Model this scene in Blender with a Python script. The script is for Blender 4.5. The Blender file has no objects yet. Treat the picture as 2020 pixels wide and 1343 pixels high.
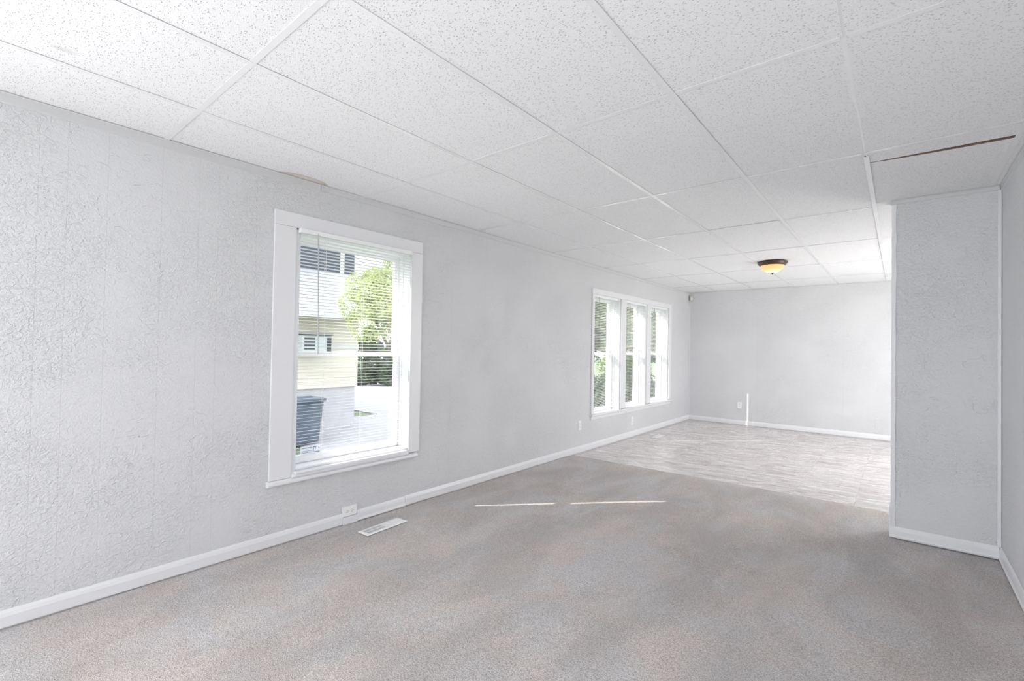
import bpy, bmesh, math, random
from mathutils import Vector, Matrix, noise as mnoise
random.seed(7)
SC = bpy.context.scene
COL = SC.collection
PI = math.pi

# ------------------------------------------------------------------ camera
H = 2.379            # ceiling height
L = 8.955            # depth of the back wall
R = 3.567            # right wall of the near room
PX, PY = 3.024, 4.288  # free corner of the partition stub
YB = -3.3            # wall behind the camera
DX = 5.0             # hidden right side of the dining end
cam_d = bpy.data.cameras.new('camera'); cam = bpy.data.objects.new('camera', cam_d); COL.objects.link(cam)
cam_d.sensor_width = 36.0; cam_d.lens = 925.784 / 2020 * 36.0
cam_d.clip_start = 0.02; cam_d.clip_end = 300
rt = Vector((0.77084845, 0.63678708, 0.01717208)); up = Vector((-0.00342105, -0.02281831, 0.99973378)); fw = Vector((-0.63700939, 0.77070197, 0.01541098))
cam.matrix_world = Matrix(((rt.x, up.x, -fw.x, 3.06575), (rt.y, up.y, -fw.y, 0.0), (rt.z, up.z, -fw.z, 1.28622), (0, 0, 0, 1)))
SC.camera = cam

# ------------------------------------------------------------------ light
w = bpy.data.worlds.new('sky'); SC.world = w; w.use_nodes = True
bg = w.node_tree.nodes['Background']; bg.inputs[0].default_value = (0.86, 0.93, 1.0, 1); bg.inputs[1].default_value = 3.2

sd = bpy.data.lights.new('sun', 'SUN'); sd.energy = 7.5; sd.angle = math.radians(0.53); sd.color = (1.0, 0.95, 0.88)
sun = bpy.data.objects.new('sun', sd); COL.objects.link(sun)
sun.rotation_euler = Vector((0.69, 0.72, -0.80)).to_track_quat('-Z', 'Y').to_euler()

def area(name, loc, direction, sx, sy, energy, color):
    d = bpy.data.lights.new(name, 'AREA'); d.shape = 'RECTANGLE'; d.size = sx; d.size_y = sy
    d.energy = energy; d.color = color
    o = bpy.data.objects.new(name, d); COL.objects.link(o); o.location = loc
    o.rotation_euler = Vector(direction).to_track_quat('-Z', 'Z').to_euler()
    return o
# daylight from the dining window; rear and left lamps added to fill the room
area('rear_fill_lamp', (1.95, YB + 0.42, 1.25), (0.35, 1, 0.36), 2.2, 1.5, 34, (0.98, 0.985, 1.0))  # fill lamp added behind the camera, tilted up to brighten the ceiling
area('daylight_dining_window', (DX - 0.32, 6.9, 1.20), (-1, 0, 0.25), 2.5, 1.9, 72, (1.0, 0.97, 0.96))
area('left_fill_lamp', (0.14, -1.9, 1.2), (1, 0.15, 0.10), 1.2, 1.4, 96, (0.99, 0.985, 1.0))  # lamp added to brighten the right wall; its window is invented

SC.view_settings.view_transform = 'Standard'; SC.view_settings.look = 'None'
SC.view_settings.exposure = 0.10; SC.view_settings.gamma = 1.0; SC.view_settings.use_curve_mapping = False
cy = SC.cycles
cy.use_denoising = True
try: cy.denoiser = 'OPENIMAGEDENOISE'; cy.denoising_input_passes = 'RGB_ALBEDO_NORMAL'
except Exception: pass
cy.max_bounces = 10; cy.diffuse_bounces = 7; cy.glossy_bounces = 4; cy.transmission_bounces = 6; cy.transparent_max_bounces = 16
cy.sample_clamp_indirect = 6.0; cy.caustics_reflective = False; cy.caustics_refractive = False

# ------------------------------------------------------------------ node helpers
class NT:
    def __init__(s, name, rough=0.6, color=(0.8, 0.8, 0.8), spec=0.5):
        s.m = bpy.data.materials.new(name); s.m.use_nodes = True
        s.t = s.m.node_tree; s.n = s.t.nodes; s.l = s.t.links
        s.b = s.n['Principled BSDF']
        s.b.inputs['Roughness'].default_value = rough
        s.b.inputs['Base Color'].default_value = (*color, 1)
        s.b.inputs['Specular IOR Level'].default_value = spec
    def node(s, typ, **kw):
        n = s.n.new(typ)
        for k, v in kw.items():
            setattr(n, k, v)
        return n
    def put(s, sock, v):
        if isinstance(v, bpy.types.NodeSocket): s.l.new(v, sock)
        elif isinstance(v, (tuple, list)) and len(v) == 3 and sock.type == 'RGBA': sock.default_value = (*v, 1)
        else: sock.default_value = v
    def pos(s):
        if not hasattr(s, '_p'): s._p = s.node('ShaderNodeNewGeometry').outputs['Position']
        return s._p
    def mapping(s, scale=(1, 1, 1), rot=(0, 0, 0), loc=(0, 0, 0), src=None):
        n = s.node('ShaderNodeMapping'); s.l.new(src or s.pos(), n.inputs[0])
        n.inputs['Scale'].default_value = scale; n.inputs['Rotation'].default_value = rot; n.inputs['Location'].default_value = loc
        return n.outputs[0]
    def noise(s, scale, detail=2, rough=0.5, dist=0, vec=None, color=False):
        n = s.node('ShaderNodeTexNoise'); s.l.new(vec or s.pos(), n.inputs['Vector'])
        n.inputs['Scale'].default_value = scale; n.inputs['Detail'].default_value = detail
        n.inputs['Roughness'].default_value = rough; n.inputs['Distortion'].default_value = dist
        return n.outputs['Color' if color else 'Fac']
    def math(s, op, a, b=None, c=None, clamp=False):
        n = s.node('ShaderNodeMath', operation=op); n.use_clamp = clamp
        for i, v in enumerate((a, b, c)):
            if v is not None: s.put(n.inputs[i], v)
        return n.outputs[0]
    def smooth(s, v, a, b, lo=0.0, hi=1.0):
        n = s.node('ShaderNodeMapRange', interpolation_type='SMOOTHSTEP')
        s.put(n.inputs[0], v); n.inputs[1].default_value = a; n.inputs[2].default_value = b
        n.inputs[3].default_value = lo; n.inputs[4].default_value = hi
        return n.outputs[0]
    def mix(s, f, a, b):
        n = s.node('ShaderNodeMix', data_type='RGBA')
        s.put(n.inputs[0], f); s.put(n.inputs[6], a); s.put(n.inputs[7], b)
        return n.outputs[2]
    def ramp(s, f, stops):
        n = s.node('ShaderNodeValToRGB'); s.l.new(f, n.inputs[0]); e = n.color_ramp.elements
        while len(e) < len(stops): e.new(0.5)
        for k, (p, c) in enumerate(stops): e[k].position = p; e[k].color = (*c, 1)
        return n.outputs[0]
    def xyz(s, vec=None):
        n = s.node('ShaderNodeSeparateXYZ'); s.l.new(vec or s.pos(), n.inputs[0]); return n.outputs
    def bump(s, h, dist, strength=1.0):
        n = s.node('ShaderNodeBump'); s.l.new(h, n.inputs['Height']); n.inputs['Distance'].default_value = dist
        n.inputs['Strength'].default_value = strength
        s.l.new(n.outputs[0], s.b.inputs['Normal']); return n.outputs[0]
    def color(s, c): s.put(s.b.inputs['Base Color'], c)

# ------------------------------------------------------------------ materials
def mat_plaster(name, grooves=None, axis=1, seed=0.0, tone=(0.668, 0.675, 0.690)):
    t = NT(name, 0.5, tone, 0.35)
    off = t.mapping(loc=(seed, seed * 1.7, seed * 0.6))
    warp = t.noise(3.0, 2, 0.5, 0.2, off, color=True)
    wv = t.node('ShaderNodeVectorMath', operation='MULTIPLY_ADD')
    t.l.new(warp, wv.inputs[0]); wv.inputs[1].default_value = (0.07, 0.07, 0.07); t.l.new(off, wv.inputs[2])
    wp = wv.outputs[0]
    # knockdown islands: flat raised patches with crisp edges, coarse and fine
    i1 = t.smooth(t.noise(42, 3, 0.6, 0.5, t.mapping((1.0, 0.8, 1.35), src=wp)), 0.47, 0.60)
    i2 = t.smooth(t.noise(95, 2, 0.6, 0.4, wp), 0.45, 0.62)
    # sparse thin trowel ridges
    r1 = t.noise(6.5, 2, 0.55, 0.3, t.mapping((1.0, 0.8, 1.2), (0.5, 0.2, 0.3), src=wp))
    rid = t.smooth(t.math('ABSOLUTE', t.math('SUBTRACT', r1, 0.52)), 0.0, 0.012, 1.0, 0.0)
    r2 = t.noise(15, 2, 0.55, 0.6, t.mapping((1.0, 0.7, 1.5), (-0.4, 0.1, 0.2), src=wp))
    rid2 = t.smooth(t.math('ABSOLUTE', t.math('SUBTRACT', r2, 0.48)), 0.0, 0.03, 1.0, 0.0)
    mask = t.smooth(t.noise(2.4, 2, 0.6, 0.3, off), 0.46, 0.58)
    mask2 = t.smooth(t.noise(3.1, 2, 0.6, 0.3, t.mapping(loc=(9, 4, 2), src=off)), 0.44, 0.62)
    mask3 = t.smooth(t.noise(1.8, 2, 0.6, 0.3, t.mapping(loc=(3, 8, 1), src=off)), 0.35, 0.60, 0.35, 1.0)
    h = t.math('MULTIPLY', t.math('ADD', t.math('MULTIPLY', i1, 0.40), t.math('MULTIPLY', i2, 0.26)), mask3)
    brk = t.smooth(t.noise(28, 2, 0.6, 0.5, off), 0.44, 0.58)
    h = t.math('ADD', h, t.math('MULTIPLY', t.math('MULTIPLY', t.math('MULTIPLY', rid, mask), brk), 0.48))
    h = t.math('ADD', h, t.math('MULTIPLY', t.math('MULTIPLY', t.math('MULTIPLY', rid2, mask2), brk), 0.34))
    h = t.math('ADD', h, t.math('MULTIPLY', t.noise(110, 2, 0.6, 0, off), 0.45))
    if grooves:
        c = t.xyz()[axis]; dk = None
        for g in grooves:
            d = t.math('ABSOLUTE', t.math('SUBTRACT', c, g))
            h = t.math('SUBTRACT', h, t.smooth(d, 0.0, 0.004, 0.12, 0.0))
            gm = t.smooth(d, 0.0012, 0.003, 1.0, 0.0); dk = gm if dk is None else t.math('MAXIMUM', dk, gm)
    if grooves: t.color(t.mix(t.math('MULTIPLY', dk, 0.25), tone, tuple(q * 0.8 for q in tone)))
    t.bump(h, 0.0041, 1.0)
    return t.m

def mat_paint(name, color=(0.77, 0.777, 0.795), rough=0.35, bumpy=True):
    t = NT(name, rough, color, 0.5)
    if bumpy:
        h = t.noise(40, 3, 0.5); t.bump(h, 0.0008, 0.6)
    return t.m

def mat_tile():
    t = NT('acoustic_tile', 0.85, (0.86, 0.86, 0.865), 0.2)
    p = t.pos()
    total = None
    for k, (ang, loc) in enumerate(((0.35, (0, 0, 0)), (1.15, (3.3, 1.7, 0)), (-0.5, (7.1, 2.9, 0)))):
        v = t.node('ShaderNodeTexVoronoi', voronoi_dimensions='2D', feature='F1')
        mp = t.mapping((46, 125, 1), (0, 0, ang), loc, p)
        t.l.new(mp, v.inputs['Vector']); v.inputs['Scale'].default_value = 1.0
        sc = t.node('ShaderNodeSeparateColor'); t.l.new(v.outputs['Color'], sc.inputs[0])
        keep = t.math('GREATER_THAN', sc.outputs[0], 0.83)
        dd = t.math('ADD', v.outputs['Distance'], t.math('MULTIPLY', t.noise(160, 1, 0.5, 0, p), 0.12))
        spot = t.math('MULTIPLY', t.smooth(dd, 0.14, 0.24, 1.0, 0.0), keep)
        total = spot if total is None else t.math('MAXIMUM', total, spot)
    v = t.node('ShaderNodeTexVoronoi', voronoi_dimensions='2D', feature='F1')
    t.l.new(t.mapping((1, 1, 1), (0, 0, 0.4), (0.3, 0.1, 0), p), v.inputs['Vector']); v.inputs['Scale'].default_value = 125
    sc = t.node('ShaderNodeSeparateColor'); t.l.new(v.outputs['Color'], sc.inputs[0])
    pin = t.math('MULTIPLY', t.smooth(v.outputs['Distance'], 0.12, 0.26, 1.0, 0.0), t.math('GREATER_THAN', sc.outputs[1], 0.45))
    allh = t.math('MAXIMUM', total, t.math('MULTIPLY', pin, 0.32))
    base = t.mix(t.noise(1.3, 2), (0.868, 0.878, 0.89), (0.895, 0.905, 0.915))
    col = t.mix(t.math('MULTIPLY', allh, 0.72), base, (0.26, 0.26, 0.27))
    # water stain by the left wall above the near window, and a faint smudge
    x, y, z = t.xyz()
    wob = t.noise(9, 3, 0.6)
    e1 = t.math('MULTIPLY', t.math('SUBTRACT', y, 1.50), 1 / 0.17)
    e2 = t.math('MULTIPLY', t.math('SUBTRACT', x, 0.0), 1 / 0.085)
    r = t.math('ADD', t.math('ADD', t.math('MULTIPLY', e1, e1), t.math('MULTIPLY', e2, e2)), t.math('MULTIPLY', wob, 0.5))
    inside = t.smooth(r, 1.12, 1.26, 1.0, 0.0)
    edge = t.math('MULTIPLY', inside, t.smooth(r, 0.7, 1.2))
    col = t.mix(t.math('MULTIPLY', inside, 0.55), col, (0.62, 0.52, 0.43))
    col = t.mix(t.math('MULTIPLY', edge, 0.35), col, (0.45, 0.33, 0.24))
    s1 = t.math('MULTIPLY', t.math('SUBTRACT', y, 0.262), 1 / 0.05)
    s2 = t.math('MULTIPLY', t.math('SUBTRACT', x, 0.63), 1 / 0.03)
    r = t.math('ADD', t.math('ADD', t.math('MULTIPLY', s1, s1), t.math('MULTIPLY', s2, s2)), wob)
    col = t.mix(t.smooth(r, 0.6, 1.5, 0.28, 0.0), col, (0.5, 0.45, 0.45))
    t.color(col)
    h = t.math('ADD', t.math('MULTIPLY', allh, -1.0), t.math('MULTIPLY', t.noise(150, 3, 0.6), 0.35))
    t.bump(h, 0.0016, 0.8)
    return t.m

def mat_carpet():
    t = NT('carpet_pile', 0.95, (0.5, 0.48, 0.46), 0.05)
    big = t.noise(2.2, 5, 0.62, 0.5, t.mapping((1.0, 0.45, 1), (0, 0, 0.35)))
    hue = t.noise(2.6, 3, 0.6, 0.5, t.mapping(loc=(5, 2, 0)))
    mid = t.noise(9, 3, 0.6, 0.3)
    c = t.mix(t.smooth(hue, 0.38, 0.62), (0.88, 0.80, 0.765), (0.84, 0.82, 0.835))
    c = t.mix(t.smooth(big, 0.34, 0.66, 0.0, 0.60), c, (0.56, 0.515, 0.49))
    c = t.mix(t.smooth(mid, 0.35, 0.7, 0.0, 0.16), c, (0.68, 0.655, 0.64))
    v = t.node('ShaderNodeTexVoronoi', feature='F1'); t.l.new(t.mapping((1, 1, 0.2)), v.inputs['Vector']); v.inputs['Scale'].default_value = 150
    tuft = v.outputs['Distance']
    sp = t.noise(270, 2, 0.7, 0.5)
    sp2 = t.noise(135, 3, 0.7, 0.6)
    c = t.mix(t.smooth(sp, 0.38, 0.56, 0.50, 0.0), c, (0.20, 0.185, 0.175))
    c = t.mix(t.smooth(sp2, 0.36, 0.54, 0.36, 0.0), c, (0.24, 0.22, 0.21))
    c = t.mix(t.smooth(sp, 0.52, 0.75, 0.0, 0.5), c, (0.90, 0.87, 0.85))
    t.color(c)
    h = t.math('ADD', t.math('MULTIPLY', sp, 1.2), t.math('ADD', t.math('MULTIPLY', tuft, -0.6), t.math('MULTIPLY', sp2, 1.2)))
    t.bump(h, 0.006, 0.8)
    return t.m

def mat_vinyl():
    t = NT('stone_look_vinyl', 0.30, (0.6, 0.57, 0.55), 0.45)
    oi = t.node('ShaderNodeObjectInfo').outputs['Random']
    sh = t.node('ShaderNodeCombineXYZ'); t.put(sh.inputs[0], t.math('MULTIPLY', oi, 17.0)); t.put(sh.inputs[1], t.math('MULTIPLY', oi, 31.0))
    add = t.node('ShaderNodeVectorMath', operation='ADD'); t.l.new(t.pos(), add.inputs[0]); t.l.new(sh.outputs[0], add.inputs[1])
    v = add.outputs[0]
    g = t.noise(7, 6, 0.68, 0.9, t.mapping((0.55, 2.0, 1), (0, 0, 0.12), src=v))
    c = t.ramp(g, [(0.30, (0.40, 0.36, 0.345)), (0.45, (0.58, 0.535, 0.52)), (0.55, (0.72, 0.68, 0.665)), (0.68, (0.88, 0.86, 0.85))])
    vein = t.math('ABSOLUTE', t.math('SUBTRACT', t.noise(4.5, 4, 0.6, 1.1, t.mapping((0.8, 1.5, 1), src=v)), 0.5))
    c = t.mix(t.smooth(vein, 0.0, 0.02, 0.30, 0.0), c, (0.36, 0.33, 0.32))
    c = t.mix(t.smooth(t.noise(1.7, 2), 0.4, 0.65, 0.0, 0.3), c, (0.74, 0.72, 0.74))
    t.color(c)
    t.put(t.b.inputs['Roughness'], t.smooth(g, 0.3, 0.7, 0.34, 0.22))
    t.bump(t.math('ADD', t.noise(25, 4, 0.6), g), 0.0010, 0.18)
    return t.m

def mat_glass():
    m = bpy.data.materials.new('window_glass'); m.use_nodes = True; t = m.node_tree
    t.nodes.clear()
    o = t.nodes.new('ShaderNodeOutputMaterial'); mx = t.nodes.new('ShaderNodeMixShader')
    tr = t.nodes.new('ShaderNodeBsdfTransparent'); gl = t.nodes.new('ShaderNodeBsdfGlossy')
    lw = t.nodes.new('ShaderNodeLayerWeight'); lw.inputs[0].default_value = 0.5
    pw = t.nodes.new('ShaderNodeMath'); pw.operation = 'POWER'; t.links.new(lw.outputs['Facing'], pw.inputs[0]); pw.inputs[1].default_value = 5
    fr = t.nodes.new('ShaderNodeMath'); fr.operation = 'MULTIPLY_ADD'; t.links.new(pw.outputs[0], fr.inputs[0]); fr.inputs[1].default_value = 0.9; fr.inputs[2].default_value = 0.04
    tr.inputs[0].default_value = (0.955, 0.955, 0.955, 1); gl.inputs['Roughness'].default_value = 0.01
    t.links.new(fr.outputs[0], mx.inputs[0]); t.links.new(tr.outputs[0], mx.inputs[1]); t.links.new(gl.outputs[0], mx.inputs[2])
    t.links.new(mx.outputs[0], o.inputs[0])
    return m

def mat_shade_glass():
    m = bpy.data.materials.new('amber_alabaster_glass'); m.use_nodes = True; t = m.node_tree; t.nodes.clear()
    o = t.nodes.new('ShaderNodeOutputMaterial'); mx = t.nodes.new('ShaderNodeMixShader'); mx.inputs[0].default_value = 0.75
    d = t.nodes.new('ShaderNodeBsdfDiffuse'); d.inputs[0].default_value = (0.85, 0.72, 0.56, 1)
    tl = t.nodes.new('ShaderNodeBsdfTranslucent')
    ns = t.nodes.new('ShaderNodeTexNoise'); ns.inputs['Scale'].default_value = 9; ns.inputs['Distortion'].default_value = 1.5
    rp = t.nodes.new('ShaderNodeValToRGB'); rp.color_ramp.elements[0].color = (1.0, 0.62, 0.36, 1); rp.color_ramp.elements[1].color = (1.0, 0.82, 0.60, 1)
    tc = t.nodes.new('ShaderNodeTexCoord'); t.links.new(tc.outputs['Object'], ns.inputs[0]); t.links.new(ns.outputs[0], rp.inputs[0]); t.links.new(rp.outputs[0], tl.inputs[0])
    t.links.new(d.outputs[0], mx.inputs[1]); t.links.new(tl.outputs[0], mx.inputs[2]); t.links.new(mx.outputs[0], o.inputs[0])
    return m

def mat_leaf(name, a, b):
    t = NT(name, 0.6, a, 0.3)
    t.color(t.mix(t.noise(3.5, 3, 0.6), a, b))
    t.b.inputs['Transmission Weight'].default_value = 0.0
    tl = t.node('ShaderNodeBsdfTranslucent'); tl.inputs[0].default_value = (b[0] * 1.2, b[1] * 1.2, b[2], 1)
    mx = t.node('ShaderNodeMixShader'); mx.inputs[0].default_value = 0.35
    t.l.new(t.b.outputs[0], mx.inputs[1]); t.l.new(tl.outputs[0], mx.inputs[2]); t.l.new(mx.outputs[0], t.n['Material Output'].inputs[0])
    return t.m

def mat_mottled(name, a, b, scale=5, rough=0.85, bd=0.004):
    t = NT(name, rough, a, 0.3); n = t.noise(scale, 4, 0.65); t.color(t.mix(t.smooth(n, 0.3, 0.7), a, b)); t.bump(t.noise(scale * 8, 3), bd, 0.7)
    return t.m

GROOVES_L = [-2.6, -2.1, -1.5, -1.1, -0.55, -0.2, 0.05, 0.262, 0.360, 0.508, 0.732, 0.906, 1.006, 1.214, 1.93, 2.42, 2.86, 3.3, 3.62, 4.1, 4.5, 5.05]
M = dict(
    wall_l=mat_plaster('textured_plaster_left', GROOVES_L, 1, 0.0),
    wall_b=mat_plaster('textured_plaster_back', [2.385, 1.165], 0, 3.1),
    wall_p=mat_plaster('textured_plaster_partition', None, 0, 6.4),
    wall_r=mat_plaster('textured_plaster_right', [3.2, 2.0], 1, 11.3),
    trim=mat_paint('white_trim_paint'),
    vinyl_white=mat_paint('white_vinyl_sash', (0.86, 0.865, 0.88), 0.3, False),
    angle=mat_paint('painted_wall_angle', (0.62, 0.627, 0.64), 0.4),
    grid=mat_paint('ceiling_grid_enamel', (0.86, 0.865, 0.88), 0.16, False),
    tile=mat_tile(), carpet=mat_carpet(), vinyl=mat_vinyl(), glass=mat_glass(),
    slat=mat_paint('blind_slat', (0.86, 0.86, 0.87), 0.4, False),
    cord=mat_paint('blind_cord', (0.85, 0.85, 0.85), 0.8, False),
    wand=mat_paint('clear_grey_wand', (0.42, 0.42, 0.44), 0.2, False),
    plate=mat_paint('outlet_plastic', (0.86, 0.86, 0.85), 0.3, False),
    slot=mat_paint('dark_slot', (0.03, 0.03, 0.03), 0.6, False),
    sensor=mat_paint('aged_ivory_plastic', (0.55, 0.54, 0.49), 0.4, False),
    sensor_lens=mat_paint('milky_lens', (0.72, 0.71, 0.66), 0.3, False),
    register=mat_paint('white_register_metal', (0.86, 0.86, 0.86), 0.35, False),
    duct=mat_paint('duct_dark', (0.16, 0.15, 0.15), 0.7, False),
    subfloor=mat_paint('subfloor', (0.3, 0.26, 0.22), 0.8, False),
    brown=mat_mottled('broken_tile_core', (0.30, 0.20, 0.13), (0.16, 0.11, 0.08), 60, 0.95, 0.002),
    plenum=mat_paint('plenum_dark', (0.12, 0.11, 0.10), 0.9, False),
    glow=mat_shade_glass(),
)
_b = NT('oiled_bronze', 0.38, (0.10, 0.075, 0.06), 0.5); _b.b.inputs['Metallic'].default_value = 0.85; M['bronze'] = _b.m
M['strip'] = mat_paint('transition_strip', (0.42, 0.39, 0.37), 0.4, False)

# ------------------------------------------------------------------ mesh helpers
def bx(bm, x0, x1, y0, y1, z0, z1, mi=0):
    vs = [bm.verts.new(p) for p in ((x0, y0, z0), (x1, y0, z0), (x1, y1, z0), (x0, y1, z0), (x0, y0, z1), (x1, y0, z1), (x1, y1, z1), (x0, y1, z1))]
    for f in ((0, 3, 2, 1), (4, 5, 6, 7), (0, 1, 5, 4), (1, 2, 6, 5), (2, 3, 7, 6), (3, 0, 4, 7)):
        q = bm.faces.new([vs[i] for i in f]); q.material_index = mi
    return vs
def obj(name, bm, mats, parent=None, bevel=0, smooth=False, segs=2):
    me = bpy.data.meshes.new(name); 
    bmesh.ops.recalc_face_normals(bm, faces=bm.faces)
    bm.to_mesh(me); bm.free()
    for m in (mats if isinstance(mats, (list, tuple)) else [mats]): me.materials.append(m)
    if smooth:
        me.polygons.foreach_set('use_smooth', [True] * len(me.polygons))
    o = bpy.data.objects.new(name, me); COL.objects.link(o)
    if parent: o.parent = parent
    if bevel:
        b = o.modifiers.new('bevel', 'BEVEL'); b.width = bevel; b.segments = segs; b.limit_method = 'ANGLE'; b.angle_limit = math.radians(40)
    return o
def box(name, x0, x1, y0, y1, z0, z1, mats, parent=None, bevel=0, segs=2):
    """box whose origin is the centre of its base, so it can carry a parent"""
    bm = bmesh.new(); bx(bm, x0, x1, y0, y1, z0, z1)
    return obj(name, bm, mats, parent, bevel, segs=segs)
def struct(o): o['kind'] = 'structure'; return o
def empty(name, loc=(0, 0, 0)):
    o = bpy.data.objects.new(name, None); COL.objects.link(o); o.location = loc; o.empty_display_size = 0.1; return o
def tag(o, label, cat, group=None):
    o['label'] = label; o['category'] = cat
    if group: o['group'] = group
    return o
def shift(bm, v): bmesh.ops.translate(bm, verts=bm.verts, vec=v)
def lathe(bm, prof, n=48, center=(0, 0, 0), mi=0):
    rings = []
    for r, z in prof:
        if r < 1e-6: rings.append([bm.verts.new((center[0], center[1], center[2] + z))])
        else: rings.append([bm.verts.new((center[0] + r * math.cos(2 * PI * k / n), center[1] + r * math.sin(2 * PI * k / n), center[2] + z)) for k in range(n)])
    for a, b in zip(rings, rings[1:]):
        for k in range(n):
            j = (k + 1) % n
            if len(a) == 1 and len(b) == 1: continue
            if len(a) == 1: f = [a[0], b[j], b[k]]
            elif len(b) == 1: f = [a[k], a[j], b[0]]
            else: f = [a[k], a[j], b[j], b[k]]
            bm.faces.new(f).material_index = mi
def tube(bm, p0, p1, r, n=8, mi=0):
    p0, p1 = Vector(p0), Vector(p1); d = (p1 - p0).normalized()
    a = d.orthogonal().normalized(); b = d.cross(a)
    A = [bm.verts.new(p0 + r * (a * math.cos(2 * PI * k / n) + b * math.sin(2 * PI * k / n))) for k in range(n)]
    B = [bm.verts.new(p1 + r * (a * math.cos(2 * PI * k / n) + b * math.sin(2 * PI * k / n))) for k in range(n)]
    for k in range(n):
        j = (k + 1) % n; bm.faces.new([A[k], A[j], B[j], B[k]]).material_index = mi
    bm.faces.new(A[::-1]).material_index = mi; bm.faces.new(B).material_index = mi
def profile_run(bm, prof, axis, a0, a1, base, sgn=1, mi=0):
    """extrude a (depth, z) profile along an axis; base = coordinate of the wall plane"""
    def P(d, z, t): return (base + sgn * d, t, z) if axis == 'y' else (t, base + sgn * d, z)
    A = [bm.verts.new(P(d, z, a0)) for d, z in prof]; B = [bm.verts.new(P(d, z, a1)) for d, z in prof]
    n = len(prof)
    for k in range(n):
        j = (k + 1) % n; bm.faces.new([A[k], A[j], B[j], B[k]]).material_index = mi
    bm.faces.new(A); bm.faces.new(B[::-1])

TH = 0.20   # outer wall thickness
ZT = H + 0.32
# ------------------------------------------------------------------ walls
W1 = (1.456, 2.415, 0.455, 2.035)      # y0 y1 z0 z1 rough opening of the near window
W2 = (5.365, 7.915, 0.425, 2.003)      # triple window
bm = bmesh.new()
bx(bm, -TH, 0, YB, -2.6, -0.1, ZT); bx(bm, -TH, 0, -2.6, -1.2, -0.1, 0.5); bx(bm, -TH, 0, -2.6, -1.2, 2.0, ZT); bx(bm, -TH, 0, -1.2, W1[0], -0.1, ZT); bx(bm, -TH, 0, W1[0], W1[1], -0.1, W1[2]); bx(bm, -TH, 0, W1[0], W1[1], W1[3], ZT)
bx(bm, -TH, 0, W1[1], W2[0], -0.1, ZT); bx(bm, -TH, 0, W2[0], W2[1], -0.1, W2[2]); bx(bm, -TH, 0, W2[0], W2[1], W2[3], ZT)
bx(bm, -TH, 0, W2[1], L + TH, -0.1, ZT)
bmesh.ops.remove_doubles(bm, verts=bm.verts, dist=1e-5)
wall_left = struct(obj('wall_left', bm, M['wall_l']))
wall_back = struct(box('wall_back', 0, DX + TH, L, L + TH, -0.1, ZT, M['wall_b']))
# near right wall and the partition stub in one run
wall_right = struct(box('wall_right', R, R + 0.12, YB, PY, -0.1, ZT, M['wall_r']))
wall_part = struct(box('wall_partition', PX, DX, PY, PY + 0.115, -0.1, ZT, M['wall_p'], bevel=0.004))
bm = bmesh.new(); bx(bm, 0, R, YB - TH, YB, -0.1, 0.5); bx(bm, 0, R, YB - TH, YB, 2.2, ZT); bx(bm, 0, 0.7, YB - TH, YB, 0.5, 2.2); bx(bm, 3.2, R, YB - TH, YB, 0.5, 2.2)
wall_rear = struct(obj('wall_rear', bm, M['wall_r']))
bm = bmesh.new(); bx(bm, DX, DX + TH, PY, L, -0.1, 0.25); bx(bm, DX, DX + TH, PY, L, 2.25, ZT); bx(bm, DX, DX + TH, PY, 5.6, 0.25, 2.25); bx(bm, DX, DX + TH, 8.2, L, 0.25, 2.25)
wall_dining = struct(obj('wall_dining', bm, M['wall_r']))

# unseen windows: dining one inferred, rear and left added for the fill lamps
def plain_window(name, axis, c, a0, a1, z0, z1, s):
    r = empty(name, (0, 0, 0)); r['kind'] = 'structure'
    bm = bmesh.new(); t = 0.05
    segs = [(a0, a1, z0, z0 + t), (a0, a1, z1 - t, z1), (a0, a0 + t, z0 + t, z1 - t), (a1 - t, a1, z0 + t, z1 - t), ((a0 + a1) / 2 - t / 2, (a0 + a1) / 2 + t / 2, z0 + t, z1 - t)]
    for p, q, u, v in segs:
        if axis == 'y': bx(bm, p, q, c - 0.1, c - 0.05, u, v)
        else: bx(bm, c + 0.05, c + 0.1, p, q, u, v)
    obj('frame', bm, M['vinyl_white'], r)
    bm = bmesh.new()
    if axis == 'y': bx(bm, a0 + t, a1 - t, c - 0.08, c - 0.076, z0 + t, z1 - t)
    else: bx(bm, c + 0.076, c + 0.08, a0 + t, a1 - t, z0 + t, z1 - t)
    obj('pane', bm, M['glass'], r)
plain_window('added_window_3', 'y', YB, 0.7, 3.2, 0.5, 2.2, -1)
plain_window('window_4', 'x', DX, 5.6, 8.2, 0.25, 2.25, 1)
plain_window('added_window_5', 'x', -TH, -2.6, -1.2, 0.5, 2.0, 1)  # invented opening behind the left fill lamp

# corner strips
def strip(name, *b, mat='trim', bevel=0.003): return struct(box(name, *b, M[mat], bevel=bevel))
bm = bmesh.new()   # ragged plastered bead on the free corner of the partition
n = 60
for k in range(n):
    z0 = 0.0 + k * (H - 0.03) / n; z1 = 0.0 + (k + 1) * (H - 0.03) / n
    wdt = 0.020 + 0.004 * mnoise.noise(Vector((k * 0.35, 1.3, 0)))
    bx(bm, PX - 0.005 - 0.002 * mnoise.noise(Vector((k * 0.5, 7, 0))), PX + wdt, PY - 0.006, PY + 0.004, z0, z1)
struct(obj('trim_1', bm, M['trim']))
strip('trim_2', R - 0.020, R - 0.002, PY - 0.014, PY - 0.001, 0.078, H - 0.03)
strip('trim_3', 0.001, 0.013, L - 0.013, L - 0.001, 0.085, H - 0.02)

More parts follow.
